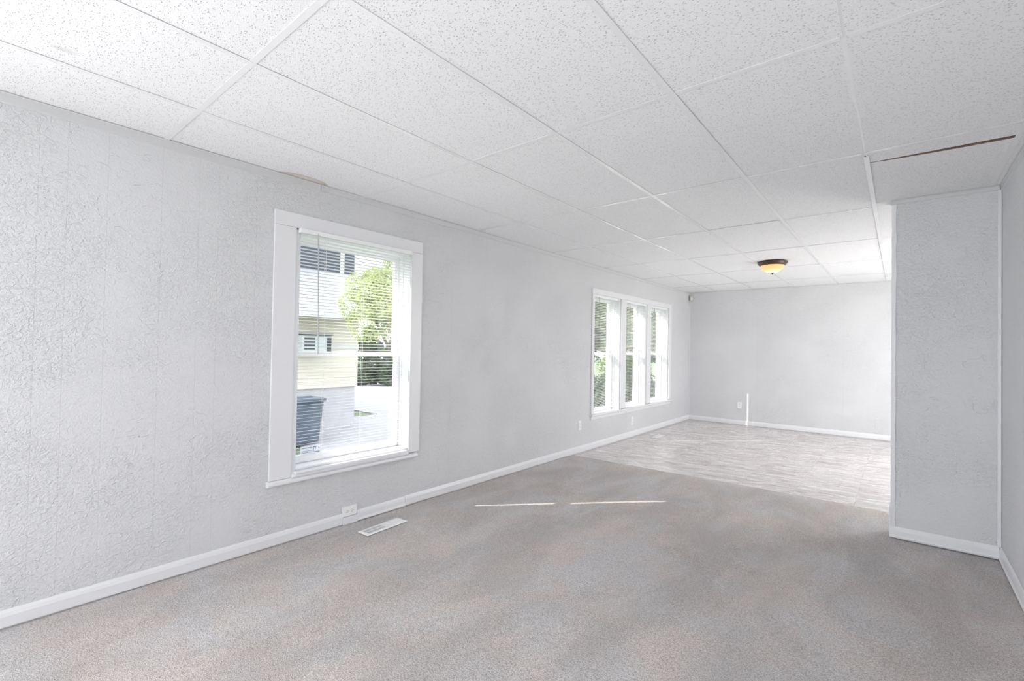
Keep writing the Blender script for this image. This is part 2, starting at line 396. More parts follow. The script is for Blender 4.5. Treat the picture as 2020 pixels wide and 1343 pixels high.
# ------------------------------------------------------------------ baseboards
PB = [(0.001, 0.004), (0.017, 0.004), (0.018, 0.012), (0.013, 0.022), (0.012, 0.050), (0.0095, 0.066), (0.005, 0.078), (0.001, 0.080)]
PB2 = [(0.001, 0.008), (0.012, 0.008), (0.0125, 0.055), (0.009, 0.070), (0.004, 0.082), (0.001, 0.083)]
bm = bmesh.new(); profile_run(bm, PB2, 'y', YB, 1.836, 0.0)
struct(obj('baseboard_left', bm, M['trim']))
lf = bpy.data.objects['baseboard_left']
bm = bmesh.new(); profile_run(bm, [(0.001, 0.0), (0.017, 0.0), (0.017, 0.052), (0.001, 0.053)], 'y', 1.838, 1.952, 0.0); obj('baseboard_piece', bm, M['trim'], lf)
bm = bmesh.new(); profile_run(bm, PB, 'y', 1.954, 2.384, 0.0); obj('baseboard_piece', bm, M['trim'], lf)
bm = bmesh.new(); profile_run(bm, PB2, 'y', 2.386, L - 0.013, 0.0); obj('baseboard_piece', bm, M['trim'], lf)
bm = bmesh.new(); profile_run(bm, [(d, z + 0.0) for d, z in PB2], 'x', 0.0, DX, L, -1); struct(obj('baseboard_back', bm, M['trim']))
bm = bmesh.new(); profile_run(bm, PB, 'x', PX - 0.008, R - 0.012, PY, -1); struct(obj('baseboard_partition', bm, M['trim']))
bm = bmesh.new(); profile_run(bm, PB, 'y', YB, PY, R, -1); struct(obj('baseboard_right', bm, M['trim']))
bm = bmesh.new(); profile_run(bm, [(0.001, 0.0), (0.012, 0.0), (0.012, 0.21), (0.001, 0.215)], 'y', PY - 0.010, PY + 0.115, PX, -1); struct(obj('trim_4', bm, M['trim']))

# ------------------------------------------------------------------ floor
vd = 0.457
floor = struct(box('floor', -0.0, DX, YB, L, -0.14, -0.012, M['subfloor']))
def edge_y(x): return 4.915 + 0.0215 * x
# carpet with a thick cut edge
bm = bmesh.new()
NX, NY = 90, 60
xs = [R * i / NX for i in range(NX + 1)]
bot = []
grid = []
for i, x in enumerate(xs):
    row = []
    for j in range(NY + 1):
        f = j / NY
        ye = (edge_y(x) + 0.0025 * mnoise.noise(Vector((x * 25, 0, 0)))) if x <= PX - 0.006 else PY + 0.05
        y = YB + (ye - YB) * f
        z = 0.0035 * mnoise.noise(Vector((x * 2.2, y * 2.2, 0))) - 0.002
        if j >= NY: z -= 0.006
        row.append(bm.verts.new((x, y, z)))
    grid.append(row)
for i in range(NX):
    for j in range(NY): bm.faces.new([grid[i][j], grid[i + 1][j], grid[i + 1][j + 1], grid[i][j + 1]])
for i in range(NX):
    a, b = grid[i][NY], grid[i + 1][NY]
    c = bm.verts.new((b.co.x, b.co.y + 0.002, -0.0115)); d = bm.verts.new((a.co.x, a.co.y + 0.002, -0.0115)); bm.faces.new([a, b, c, d])
obj('carpet', bm, M['carpet'], floor, smooth=True)
# vinyl tiles
tx = [2.311 + vd * k for k in range(-6, 7)]
ty0 = 4.62
ymax = L
tile_mesh = {}
xe = sorted({0.0, *[x for x in tx if 0.03 < x < DX - 0.02], DX})
yj = [ty0 + vd * k for k in range(0, 12)]; ye = [y for y in yj if y < L - 0.02] + [L]
for i in range(len(xe) - 1):
    for j in range(len(ye) - 1):
        x0, x1, y0, y1 = xe[i], xe[i + 1], ye[j], ye[j + 1]
        if x0 >= PX and y1 < PY: continue
        key = (round(x1 - x0, 3), round(y1 - y0, 3))
        if key not in tile_mesh:
            b2 = bmesh.new(); ww, hh = x1 - x0 - 0.0004, y1 - y0 - 0.0004; e = 0.0008
            top = [b2.verts.new(p) for p in ((e, e, 0), (ww - e, e, 0), (ww - e, hh - e, 0), (e, hh - e, 0))]
            low = [b2.verts.new(p) for p in ((0, 0, -0.0008), (ww, 0, -0.0008), (ww, hh, -0.0008), (0, hh, -0.0008))]
            bt = [b2.verts.new(p) for p in ((0, 0, -0.003), (ww, 0, -0.003), (ww, hh, -0.003), (0, hh, -0.003))]
            b2.faces.new(top)
            for k in range(4):
                q = (k + 1) % 4; b2.faces.new([low[k], low[q], top[q], top[k]]); b2.faces.new([bt[k], bt[q], low[q], low[k]])
            me = bpy.data.meshes.new('vinyl_tile'); bmesh.ops.recalc_face_normals(b2, faces=b2.faces); b2.to_mesh(me); b2.free(); me.materials.append(M['vinyl']); tile_mesh[key] = me
        o = bpy.data.objects.new('vinyl_tile', tile_mesh[key]); COL.objects.link(o); o.parent = floor
        o.location = (x0 + 0.0004, y0 + 0.0004, -0.009 + random.uniform(0, 0.0002))

# ------------------------------------------------------------------ suspended ceiling
AX = [0.507 + 0.602 * k for k in range(6)]          # lines running along the room
AX_far = AX + [AX[-1] + 0.602 * k for k in (1, 2)]
CY = [0.741 + 1.22 * k for k in range(-3, 7)]        # cross lines
BW = 0.0125
ceiling = struct(box('ceiling', -0.0, DX, YB, L, H + 0.26, H + 0.32, M['plenum']))
def grid_bar(name, x0, x1, y0, y1, dz=0.0):
    b = bmesh.new(); z = H + dz
    bx(b, x0, x1, y0, y1, z, z + 0.0012)
    if x1 - x0 < y1 - y0: bx(b, (x0 + x1) / 2 - 0.001, (x0 + x1) / 2 + 0.001, y0, y1, z + 0.0012, z + 0.035)
    else: bx(b, x0, x1, (y0 + y1) / 2 - 0.001, (y0 + y1) / 2 + 0.001, z + 0.0012, z + 0.03)
    return obj(name, b, M['grid'], ceiling)
for k, x in enumerate(AX_far):
    y1 = L - 0.02
    if x > R: grid_bar('main_runner', x - BW, x + BW, PY + 0.13, y1); continue
    if x > PX: grid_bar('main_runner', x - BW, x + BW, YB, PY - 0.02); grid_bar('main_runner', x - BW, x + BW, PY + 0.13, y1); continue
    if k == 4:
        grid_bar('main_runner', x - BW, x + BW, YB, 3.225, 0.003); grid_bar('main_runner', x - BW + 0.003, x + BW + 0.003, 3.228, y1, -0.003); continue
    grid_bar('main_runner', x - BW, x + BW, YB, y1, -0.0004)
xl = [0.0] + AX_far + [DX]
for y in CY:
    for k in range(len(xl) - 1):
        x0, x1 = xl[k] + (BW if k else 0.002), xl[k + 1] - BW
        if y < PY and x0 > R - 0.03: continue
        if y < PY: x1 = min(x1, R - 0.002)
        if x1 - x0 < 0.02: continue
        grid_bar('cross_tee', x0, x1, y - BW, y + BW, random.uniform(-0.0003, 0.0008))
def ctile(x0, x1, y0, y1, dz=0.0, tilt=(0, 0), mats=None):
    cx, cyy = (x0 + x1) / 2, (y0 + y1) / 2; hw, hh = (x1 - x0) / 2, (y1 - y0) / 2
    b = bmesh.new(); bx(b, -hw, hw, -hh, hh, 0, 0.014)
    o = obj('ceiling_tile', b, M['tile'], ceiling)
    o.location = (cx, cyy, H + 0.0018 + dz); o.rotation_euler = (tilt[0], tilt[1], 0); return o
yl = [YB] + CY + [L]
for k in range(len(xl) - 1):
    for j in range(len(yl) - 1):
        x0, x1, y0, y1 = xl[k], xl[k + 1], yl[j], yl[j + 1]
        if y0 < PY < y1:           # row that meets the partition
            if x0 >= R - 0.06: ctile(x0 + 0.004, x1 - 0.002, PY + 0.12, y1 - 0.004); x1 = min(x1, R)
            if x0 >= PX or x1 > PX:
                if x0 > R: continue
                if k == 5:         # broken tile: narrow strip, ragged brown gap, then the remainder
                    a = ctile(x0 + 0.004, x1 - 0.004, y0 + 0.004, 3.355, 0.001)
                    n = 40; xa, xb = x0 + 0.016, x1 - 0.016; za = H + 0.0018
                    def gap(x):
                        f = min(1, max(0, (x - xa) / (xb - xa)))
                        w_ = 0.0105 * math.sin(PI * f) ** 0.6 if 0 < f < 1 else 0.0
                        return 3.3565 + 0.030 * f + max(0.0012, w_ + 0.0018 * mnoise.noise(Vector((f * 30, 0, 0))))
                    xq = [x0 + 0.004 + (x1 - x0 - 0.008) * q / n for q in range(n + 1)]
                    b2 = bmesh.new(); g = []
                    for x in xq:
                        y = gap(x); lip = 0.0022 if xa + 0.05 < x < xb - 0.02 else 0.0004
                        g.append([b2.verts.new(p) for p in ((x, y - 0.0008, za + 0.014), (x, y - 0.0008, za - 0.0003), (x, y + lip + 0.0012 * mnoise.noise(Vector((x * 90, 3, 0))), za - 0.0004))])
                    for q in range(n):
                        for e_ in range(2): b2.faces.new([g[q][e_], g[q + 1][e_], g[q + 1][e_ + 1], g[q][e_ + 1]])
                    obj('broken_edge', b2, M['brown'], ceiling)
                    b2 = bmesh.new()
                    pts = [(x, gap(x)) for x in xq] + [(x1 - 0.004, PY - 0.001), (x0 + 0.004, PY - 0.001)]
                    lo = [b2.verts.new((p[0], p[1], za)) for p in pts]; hi = [b2.verts.new((p[0], p[1], za + 0.014)) for p in pts]
                    b2.faces.new(lo); b2.faces.new(hi[::-1])
                    for q in range(len(pts)): b2.faces.new([lo[q], lo[(q + 1) % len(pts)], hi[(q + 1) % len(pts)], hi[q]])
                    obj('ceiling_tile', b2, M['tile'], ceiling)
                    # patch up to y1 beyond partition, left of its corner
                    ctile(x0 + 0.004, PX, PY + 0.0005, y1 - 0.004, -0.0018)
                    ctile(PX + 0.001, x1 - 0.004, PY + 0.12, y1 - 0.004)
                    continue
                ctile(x0 + 0.004, x1 - 0.001, y0 + 0.004, PY - 0.001); continue
        if y1 < PY:
            if x0 > R: continue
            x1 = min(x1, R)
        ex = 0.004
        tl = (random.uniform(-0.0012, 0.0012), random.uniform(-0.0016, 0.0016))
        ctile(x0 + ex, x1 - ex, y0 + ex, y1 - ex, random.uniform(0.0000, 0.0012), tl)
# wall angle
def wall_angle(name, axis, a0, a1, base, sgn, drop, flange=0.022):
    b = bmesh.new()
    profile_run(b, [(0.0005, H - drop), (0.006, H - drop + 0.004), (0.006, H - 0.006), (0.010, H - 0.0015), (flange, H - 0.0015), (flange, H + 0.0005), (0.0005, H + 0.0005)], axis, a0, a1, base, sgn)
    return struct(obj(name, b, M['angle']))
wall_angle('trim_5', 'y', YB, 1.62, 0, 1, 0.047, 0.012)
wall_angle('trim_6', 'y', 1.623, L - 0.01, 0, 1, 0.042, 0.012)
wall_angle('trim_7', 'x', 0, DX, L, -1, 0.016, 0.014)
wall_angle('trim_8', 'x', PX - 0.012, R - 0.01, PY, -1, 0.030, 0.016)
wall_angle('trim_9', 'y', YB, PY - 0.002, R, -1, 0.036, 0.014)
wall_angle('trim_10', 'y', PY - 0.012, PY + 0.115, PX, -1, 0.020, 0.008)

# ------------------------------------------------------------------ windows
def sash_mesh(y0, y1, z0, z1, xc, st, rail_b, rail_t, d=0.030):
    b = bmesh.new()
    bx(b, xc - d / 2, xc + d / 2, y0, y0 + st, z0, z1); bx(b, xc - d / 2, xc + d / 2, y1 - st, y1, z0, z1)
    bx(b, xc - d / 2, xc + d / 2, y0 + st, y1 - st, z0, z0 + rail_b); bx(b, xc - d / 2, xc + d / 2, y0 + st, y1 - st, z1 - rail_t, z1)
    return b
def double_hung(root, y0, y1, z0, z1, zm):
    """frame with an outer upper sash and an inner lower sash inside a reveal"""
    b = bmesh.new(); t = 0.014
    bx(b, -TH - 0.01, -0.001, y0, y0 + t, z0, z1); bx(b, -TH - 0.01, -0.001, y1 - t, y1, z0, z1)
    bx(b, -TH - 0.01, -0.001, y0 + t, y1 - t, z1 - t, z1); bx(b, -TH - 0.03, -0.001, y0 + t, y1 - t, z0, z0 + t)
    # stops
    for a, c in ((y0 + t, y0 + t + 0.012), (y1 - t - 0.012, y1 - t)): bx(b, -0.098, -0.088, a, c, z0 + t, z1 - t)
    obj('frame', b, M['vinyl_white'], root, 0.0015)
    ya, yb = y0 + t + 0.001, y1 - t - 0.001
    up_ = obj('upper_sash', sash_mesh(ya, yb, zm - 0.022, z1 - t - 0.001, -0.165, 0.042, 0.034, 0.042), M['vinyl_white'], root, 0.003)
    b = bmesh.new(); bx(b, -0.168, -0.164, ya + 0.041, yb - 0.041, zm + 0.010, z1 - t - 0.042); obj('pane', b, M['glass'], up_)
    lo = obj('lower_sash', sash_mesh(ya, yb, z0 + t + 0.001, zm + 0.014, -0.125, 0.046, 0.050, 0.036), M['vinyl_white'], root, 0.003)
    b = bmesh.new(); bx(b, -0.128, -0.124, ya + 0.045, yb - 0.045, z0 + t + 0.050, zm - 0.021); obj('pane', b, M['glass'], lo)
    b = bmesh.new(); yc = (ya + yb) / 2; bx(b, -0.135, -0.112, yc - 0.03, yc + 0.03, zm + 0.014, zm + 0.026); obj('sash_lock', b, M['vinyl_white'], lo, 0.003)
    return lo, ya, yb

win1 = empty('window_1', (0, 1.92, 0.455)); win1['kind'] = 'structure'
def under(o, root): o.location = -Vector(root.location); return o
class Root(object): pass
def child_fix(root):
    for c in root.children: c.location = Vector(c.location) - Vector(root.location)
lo1, ya1, yb1 = double_hung(win1, 1.480, 2.414, 0.455, 2.035, 1.222)
# flat casing boards
box('casing', 0.0005, 0.017, 1.318, 1.457, 0.418, 2.0485, M['trim'], win1, 0.002)
box('casing', 0.0005, 0.017, 2.401, 2.512, 0.425, 2.0485, M['trim'], win1, 0.002)
box('casing', 0.0005, 0.017, 1.318, 2.512, 2.0495, 2.142, M['trim'], win1, 0.002)
b = bmesh.new(); bx(b, -0.012, 0.009, 1.4575, 1.479, 0.440, 2.050); bx(b, -0.012, 0.009, 1.458, 2.400, 2.036, 2.052)
obj('inner_bead', b, M['trim'], win1, 0.003)
b = bmesh.new(); profile_run(b, [(-0.19, 0.453), (0.008, 0.453), (0.014, 0.447), (0.016, 0.436), (0.026, 0.430), (0.030, 0.424), (0.030, 0.418), (0.010, 0.412), (0.0005, 0.412), (0.0005, 0.449), (-0.19, 0.449)], 'y', 1.4585, 2.3965, 0.0)
obj('sill_bead', b, M['trim'], win1)
b = bmesh.new(); profile_run(b, [(0.0005, 0.380), (0.024, 0.382), (0.034, 0.388), (0.036, 0.397), (0.033, 0.408), (0.018, 0.416), (0.0005, 0.417)], 'y', 1.308, 2.485, 0.0)
obj('stool', b, M['trim'], win1)
# manufacturer's sticker left on the lower pane
M['stick_w'] = mat_paint('sticker_white', (0.80, 0.84, 0.90), 0.5, False); M['stick_b'] = mat_paint('sticker_blue', (0.10, 0.16, 0.42), 0.5, False); M['stick_d'] = mat_paint('sticker_navy', (0.03, 0.05, 0.12), 0.5, False)
b = bmesh.new(); sx, sy, sz, sw, sh_ = -0.1232, 1.585, 0.4985 + 0.018, 0.150, 0.058
def sq(y0, y1, z0, z1, mi, d=0.0):
    vs = [b.verts.new((sx + d, y, z)) for y, z in ((y0, z0), (y1, z0), (y1, z1), (y0, z1))]; b.faces.new(vs).material_index = mi
bx(b, sx - 0.0003, sx, sy, sy + sw, sz, sz + sh_, 0)
for r_, (za, ln, mi) in enumerate(((0.043, 0.50, 1), (0.022, 0.52, 1), (0.012, 0.50, 1), (0.006, 0.44, 1))):
    yy = sy + 0.008
    while yy < sy + 0.008 + ln * sw:
        wl = random.uniform(0.004, 0.009); sq(yy, yy + wl, sz + za, sz + za + (0.005 if r_ == 0 else 0.003), mi, 0.0002); yy += wl + 0.0018
y_ = sy + 0.093
for (a, c, z0_, z1_) in ((0.0, 0.004, 0.018, 0.050), (0.004, 0.016, 0.044, 0.050), (0.016, 0.020, 0.030, 0.048), (0.026, 0.030, 0.026, 0.036), (0.040, 0.044, 0.026, 0.042), (0.036, 0.040, 0.034, 0.038)):
    sq(y_ + a, y_ + c, sz + z0_, sz + z1_, 2, 0.0002)
sq(y_ + 0.002, y_ + 0.046, sz + 0.008, sz + 0.013, 2, 0.0002)
st = obj('sticker', b, [M['stick_w'], M['stick_b'], M['stick_d']], lo1); st['label'] = 'white sticker with blue print on the lower pane'

win2 = empty('window_2', (0, 6.64, 0.425)); win2['kind'] = 'structure'
OP = [(5.365, 6.120), (6.280, 7.010), (7.165, 7.915)]
for y0, y1 in OP: double_hung(win2, y0 + 0.002, y1 - 0.002, 0.425, 2.003, 1.232)
box('casing', 0.0005, 0.018, 5.312, 5.3665, 0.455, 2.003, M['trim'], win2, 0.003)
box('casing', 0.0005, 0.018, 7.914, 8.020, 0.455, 2.003, M['trim'], win2, 0.003)
box('casing', 0.0005, 0.018, 5.312, 8.020, 2.0035, 2.078, M['trim'], win2, 0.003)
box('mullion', -TH - 0.01, 0.018, 6.121, 6.279, 0.445, 2.003, M['trim'], win2, 0.003)
box('mullion', -TH - 0.01, 0.018, 7.011, 7.164, 0.445, 2.003, M['trim'], win2, 0.003)
b = bmesh.new(); profile_run(b, [(-TH, 0.422), (-TH, 0.436), (-0.10, 0.441), (0.030, 0.441), (0.038, 0.436), (0.040, 0.424), (0.030, 0.416), (0.0005, 0.414), (0.0005, 0.422)], 'y', 5.300, 8.030, 0.0)
obj('stool', b, M['trim'], win2)
box('apron', 0.0005, 0.012, 5.320, 8.010, 0.372, 0.413, M['trim'], win2, 0.003)

# ------------------------------------------------------------------ mini blinds
def slat_mesh(y0, y1, holes=()):
    wd, n = 0.025, 4; b = bmesh.new()
    ys = [y0]
    for h in holes: ys += [h - 0.0028, h + 0.0028]
    ys.append(y1); rows = []
    for y in ys:
        rows.append([b.verts.new(((k / n - 0.5) * wd, y, 0.0018 * (1 - (2 * k / n - 1) ** 2))) for k in range(n + 1)])
    for q in range(len(ys) - 1):
        for k in range(n):
            if q % 2 == 1 and k in (1, 2): continue      # the slot the lift cord runs through
            b.faces.new([rows[q][k], rows[q][k + 1], rows[q + 1][k + 1], rows[q + 1][k]])
    me = bpy.data.meshes.new('slat'); b.to_mesh(me); b.free(); me.materials.append(M['slat'])
    me.polygons.foreach_set('use_smooth', [True] * len(me.polygons)); return me
def blind(label, y0, y1, ztop, zbot, xc, wand_y, wand_z, ladders, skew=0.0, xskew=0.0, tilt=8, pitch=0.0215):
    root = empty('mini_blind', (xc, (y0 + y1) / 2, zbot)); tag(root, label, 'window blind', 'white mini blinds')
    o = root.location
    def add(name, b, m, bev=0, sm=False):
        shift(b, -o); return obj(name, b, m, root, bev, sm)
    b = bmesh.new(); bx(b, xc - 0.0145, xc + 0.019, y0 - 0.006, y1 + 0.004, ztop - 0.030, ztop - 0.0005)
    hr = add('head_rail', b, M['slat'], 0.002)
    zs = []; z = ztop - 0.045
    while z > zbot + 0.022: zs.append(z); z -= pitch
    me = slat_mesh(y0 - (y0 + y1) / 2, y1 - (y0 + y1) / 2, [q - (y0 + y1) / 2 for q in ladders[-1:]])
    span = zs[0] - zbot; ym = (y0 + y1) / 2
    for z in zs:
        f = (zs[0] - z) / span; a = max(0, f - 0.55) / 0.45
        s = bpy.data.objects.new('slat', me); COL.objects.link(s); s.parent = root
        s.location = (xskew * a * 0.5, 0, z - zbot + skew * a * 0.5 * (y1 - y0))
        s.rotation_euler = (math.atan(skew * a) + random.gauss(0, 0.0007), -math.radians(tilt + random.gauss(0, 1.0)), -math.atan(xskew * a))
    b = bmesh.new(); bx(b, -0.0125, 0.0125, -(y1 - y0) / 2, (y1 - y0) / 2, -0.006, 0.006)
    br = obj('bottom_rail', b, M['slat'], root, 0.003)
    br.location = (xskew * 0.5, 0, 0.008 + skew * 0.5 * (y1 - y0)); br.rotation_euler = (math.atan(skew), 0, -math.atan(xskew))
    for yl_ in ladders:
        b = bmesh.new()
        for dx in (-0.0115, 0.0115): tube(b, (xc + dx, yl_, ztop - 0.03), (xc + dx, yl_, zbot + 0.012), 0.0007, 5)
        tube(b, (xc, yl_ + 0.0036, ztop - 0.03), (xc, yl_ + 0.0036, zbot + 0.012), 0.0008, 5)
        add('ladder_cord', b, M['cord'])
    if wand_y:
        b = bmesh.new(); tube(b, (xc + 0.022, wand_y, ztop - 0.030), (xc + 0.026, wand_y + 0.014, wand_z), 0.0038, 6)
        tube(b, (xc + 0.018, wand_y, ztop - 0.018), (xc + 0.022, wand_y, ztop - 0.032), 0.002, 6)
        w_ = add('wand', b, M['wand']); w_['label'] = 'grey tilt wand'
    return root
blind('white mini blind in the near single window, hanging almost to its sill', 1.474, 2.373, 2.046, 0.440, 0.033, 1.585, 1.222, (1.650, 1.948, 2.250))
blind('white mini blind in the nearest pane of the triple window, its bottom rail hanging crooked', 5.384, 6.050, 2.000, 0.452, -0.022, 5.515, 1.398, (5.50, 5.98), 0.045, -0.016)
blind('white mini blind in the middle pane of the triple window', 6.300, 6.990, 2.000, 0.462, -0.022, 6.425, 1.388, (6.42, 6.87))
blind('white mini blind in the farthest pane of the triple window, beside the corner', 7.185, 7.852, 2.000, 0.462, -0.022, 7.320, 1.335, (7.30, 7.765))

# ------------------------------------------------------------------ outlets
def receptacle(b, c, axis_h):     # slots of a duplex on plane x ; drawn in local (h, v, depth)
    pass
def outlet(label, origin, hdir, ndir, horizontal=False, coax=False):
    """plate centred on origin; hdir = horizontal direction along the wall, ndir = into the room"""
    root = empty('wall_outlet', origin); tag(root, label, 'outlet', 'white wall outlets')
    hd, nd, vd_ = Vector(hdir), Vector(ndir), Vector((0, 0, 1))
    rotm = Matrix((hd, vd_, nd)).transposed() if not horizontal else Matrix((vd_ * 1.0, hd * -1.0, nd)).transposed()
    root.matrix_world = Matrix.Translation(origin) @ rotm.to_4x4()
    b = bmesh.new(); bx(b, -0.036, 0.036, -0.058, 0.058, 0.0006, 0.006); obj('cover_plate', b, M['plate'], root, 0.0025)
    if coax:
        b = bmesh.new(); tube(b, (0, 0, 0.006), (0, 0, 0.017), 0.005, 12); obj('coax_jack', b, M['bronze'], root); return root
    for s in (-1, 1):
        b = bmesh.new(); cyy = s * 0.0195
        n = 20; ring = []
        for k in range(n):
            a = 2 * PI * k / n; ring.append((0.0165 * math.cos(a), cyy + max(-0.0135, min(0.0135, 0.0175 * math.sin(a)))))
        lo_ = [b.verts.new((p[0], p[1], 0.004)) for p in ring]; hi_ = [b.verts.new((p[0], p[1], 0.0085)) for p in ring]
        b.faces.new(hi_)
        for k in range(n): b.faces.new([lo_[k], lo_[(k + 1) % n], hi_[(k + 1) % n], hi_[k]])
        r_ = obj('receptacle', b, M['plate'], root)
        b = bmesh.new(); bx(b, -0.0075, -0.0052, cyy - 0.001, cyy + 0.008, 0.0085, 0.0088); bx(b, 0.0052, 0.0075, cyy, cyy + 0.0075, 0.0085, 0.0088)
        tube(b, (0, cyy - 0.007, 0.0084), (0, cyy - 0.007, 0.0088), 0.0026, 10); obj('slots', b, M['slot'], r_)
    b = bmesh.new(); tube(b, (0, 0, 0.006), (0, 0, 0.0068), 0.003, 10); obj('screw', b, M['register'], root)
    return root
outlet('white duplex outlet set sideways on the baseboard below the near window', (0.0075, 1.892, 0.092), (0, 1, 0), (1, 0, 0), horizontal=True)
outlet('white duplex outlet on the left wall where the carpet ends', (0.001, 5.053, 0.336), (0, 1, 0), (1, 0, 0))
outlet('white outlet low on the left wall under the triple window', (0.001, 6.53, 0.232), (0, 1, 0), (1, 0, 0))
outlet('white duplex outlet low on the back wall, the only one there', (0.893, L - 0.001, 0.344), (-1, 0, 0), (0, -1, 0))
# plate backing box for the sideways outlet
b = bmesh.new(); bx(b, 0.0005, 0.0082, 1.838, 1.946, 0.0575, 0.126); obj('backing_block', b, M['trim'], lf)

# ------------------------------------------------------------------ floor registers
def register(label, cx, cyy, w_, l_, zb, rot=0.0, twist=0.0):
    root = empty('floor_register', (cx, cyy, zb)); tag(root, label, 'floor vent', 'white floor registers'); root.rotation_euler = (0, 0, rot)
    b = bmesh.new(); hw, hl, i = w_ / 2, l_ / 2, 0.020
    outer = [(-hw, -hl), (hw, -hl), (hw, hl), (-hw, hl)]; mid = [(s[0] * (1 - 0.010 / hw), s[1] * (1 - 0.010 / hl)) for s in outer]; inn = [(s[0] * (1 - i / hw), s[1] * (1 - i / hl)) for s in outer]
    O = [b.verts.new((*p, 0.0)) for p in outer]; Mi = [b.verts.new((*p, 0.006)) for p in mid]; I = [b.verts.new((*p, 0.006)) for p in inn]; D = [b.verts.new((*p, -0.006)) for p in inn]
    for k in range(4):
        q = (k + 1) % 4; b.faces.new([O[k], O[q], Mi[q], Mi[k]]); b.faces.new([Mi[k], Mi[q], I[q], I[k]]); b.faces.new([I[k], I[q], D[q], D[k]])
    obj('frame', b, M['register'], root)
    b = bmesh.new(); bx(b, -hw + i, hw - i, -hl + i, hl - i, -0.0030, -0.0022); obj('damper', b, M['duct'], root)
    b = bmesh.new(); bx(b, -0.0025, 0.0025, -hl + i, hl - i, 0.001, 0.0055); obj('centre_bar', b, M['register'], root)
    me = None; n = int((l_ - 2 * i) / 0.0115)
    bb = bmesh.new(); bx(bb, -hw + i, hw - i, -0.0013, 0.0013, -0.004, 0.004); me = bpy.data.meshes.new('louver'); bmesh.ops.recalc_face_normals(bb, faces=bb.faces); bb.to_mesh(me); bb.free(); me.materials.append(M['register'])
    for k in range(n):
        o = bpy.data.objects.new('louver', me); COL.objects.link(o); o.parent = root
        o.location = (0, -hl + i + (k + 0.5) * (l_ - 2 * i) / n, 0.0015); o.rotation_euler = (math.radians(38 if k < n / 2 else -38), 0, 0)
    return root
register('white metal floor register in the grey carpet below the near window', 0.246, 2.016, 0.112, 0.352, 0.0035, 0.06)
register('white metal floor register in the vinyl floor below the triple window', 0.270, 6.865, 0.104, 0.320, -0.007, 0.0)

# ------------------------------------------------------------------ motion sensor in the corner
root = empty('motion_sensor', (0.045, L - 0.045, 2.225)); tag(root, 'small ivory motion sensor high in the far left corner', 'sensor'); root.rotation_euler = (0, 0, math.radians(45))
b = bmesh.new(); bx(b, -0.030, 0.030, -0.022, 0.022, 0.0, 0.088); obj('housing', b, M['sensor'], root, 0.008, 3)
b = bmesh.new(); bx(b, -0.022, 0.022, -0.028, -0.021, 0.016, 0.058); obj('lens', b, M['sensor_lens'], root, 0.004, 3)
b = bmesh.new(); bx(b, -0.010, 0.010, 0.018, 0.050, 0.055, 0.082); obj('bracket', b, M['sensor'], root, 0.002)

# ------------------------------------------------------------------ ceiling lamp
LX, LY = 1.875, 6.36
root = empty('ceiling_lamp', (LX, LY, H - 0.001)); tag(root, 'lit amber glass dome ceiling lamp with a dark bronze rim over the vinyl floor', 'ceiling lamp')
b = bmesh.new(); lathe(b, [(0.0, 0.0), (0.140, 0.0), (0.158, -0.004), (0.164, -0.011), (0.162, -0.017), (0.155, -0.023), (0.151, -0.032), (0.136, -0.046), (0.131, -0.049), (0.128, -0.044), (0.128, -0.010)], 56); obj('bronze_rim', b, M['bronze'], root, smooth=True)
b = bmesh.new(); prof = []
for k in range(15):
    a = (k / 14) * PI / 2; prof.append((0.1285 * math.cos(a) ** 1.05 if k < 14 else 0.0, -0.040 - 0.090 * math.sin(a) ** 0.92))
lathe(b, prof, 56); obj('glass_dome', b, M['glow'], root, smooth=True)
b = bmesh.new(); lathe(b, [(0.0, -0.126), (0.018, -0.127), (0.019, -0.131), (0.010, -0.136), (0.006, -0.140), (0.0075, -0.146), (0.005, -0.153), (0.0, -0.155)], 20); obj('finial', b, M['bronze'], root, smooth=True)
pl = bpy.data.lights.new('lamp_bulb', 'POINT'); pl.energy = 0.85; pl.color = (1.0, 0.70, 0.46); pl.shadow_soft_size = 0.022
po = bpy.data.objects.new('lamp_bulb', pl); COL.objects.link(po); po.location = (LX, LY, H - 0.097)

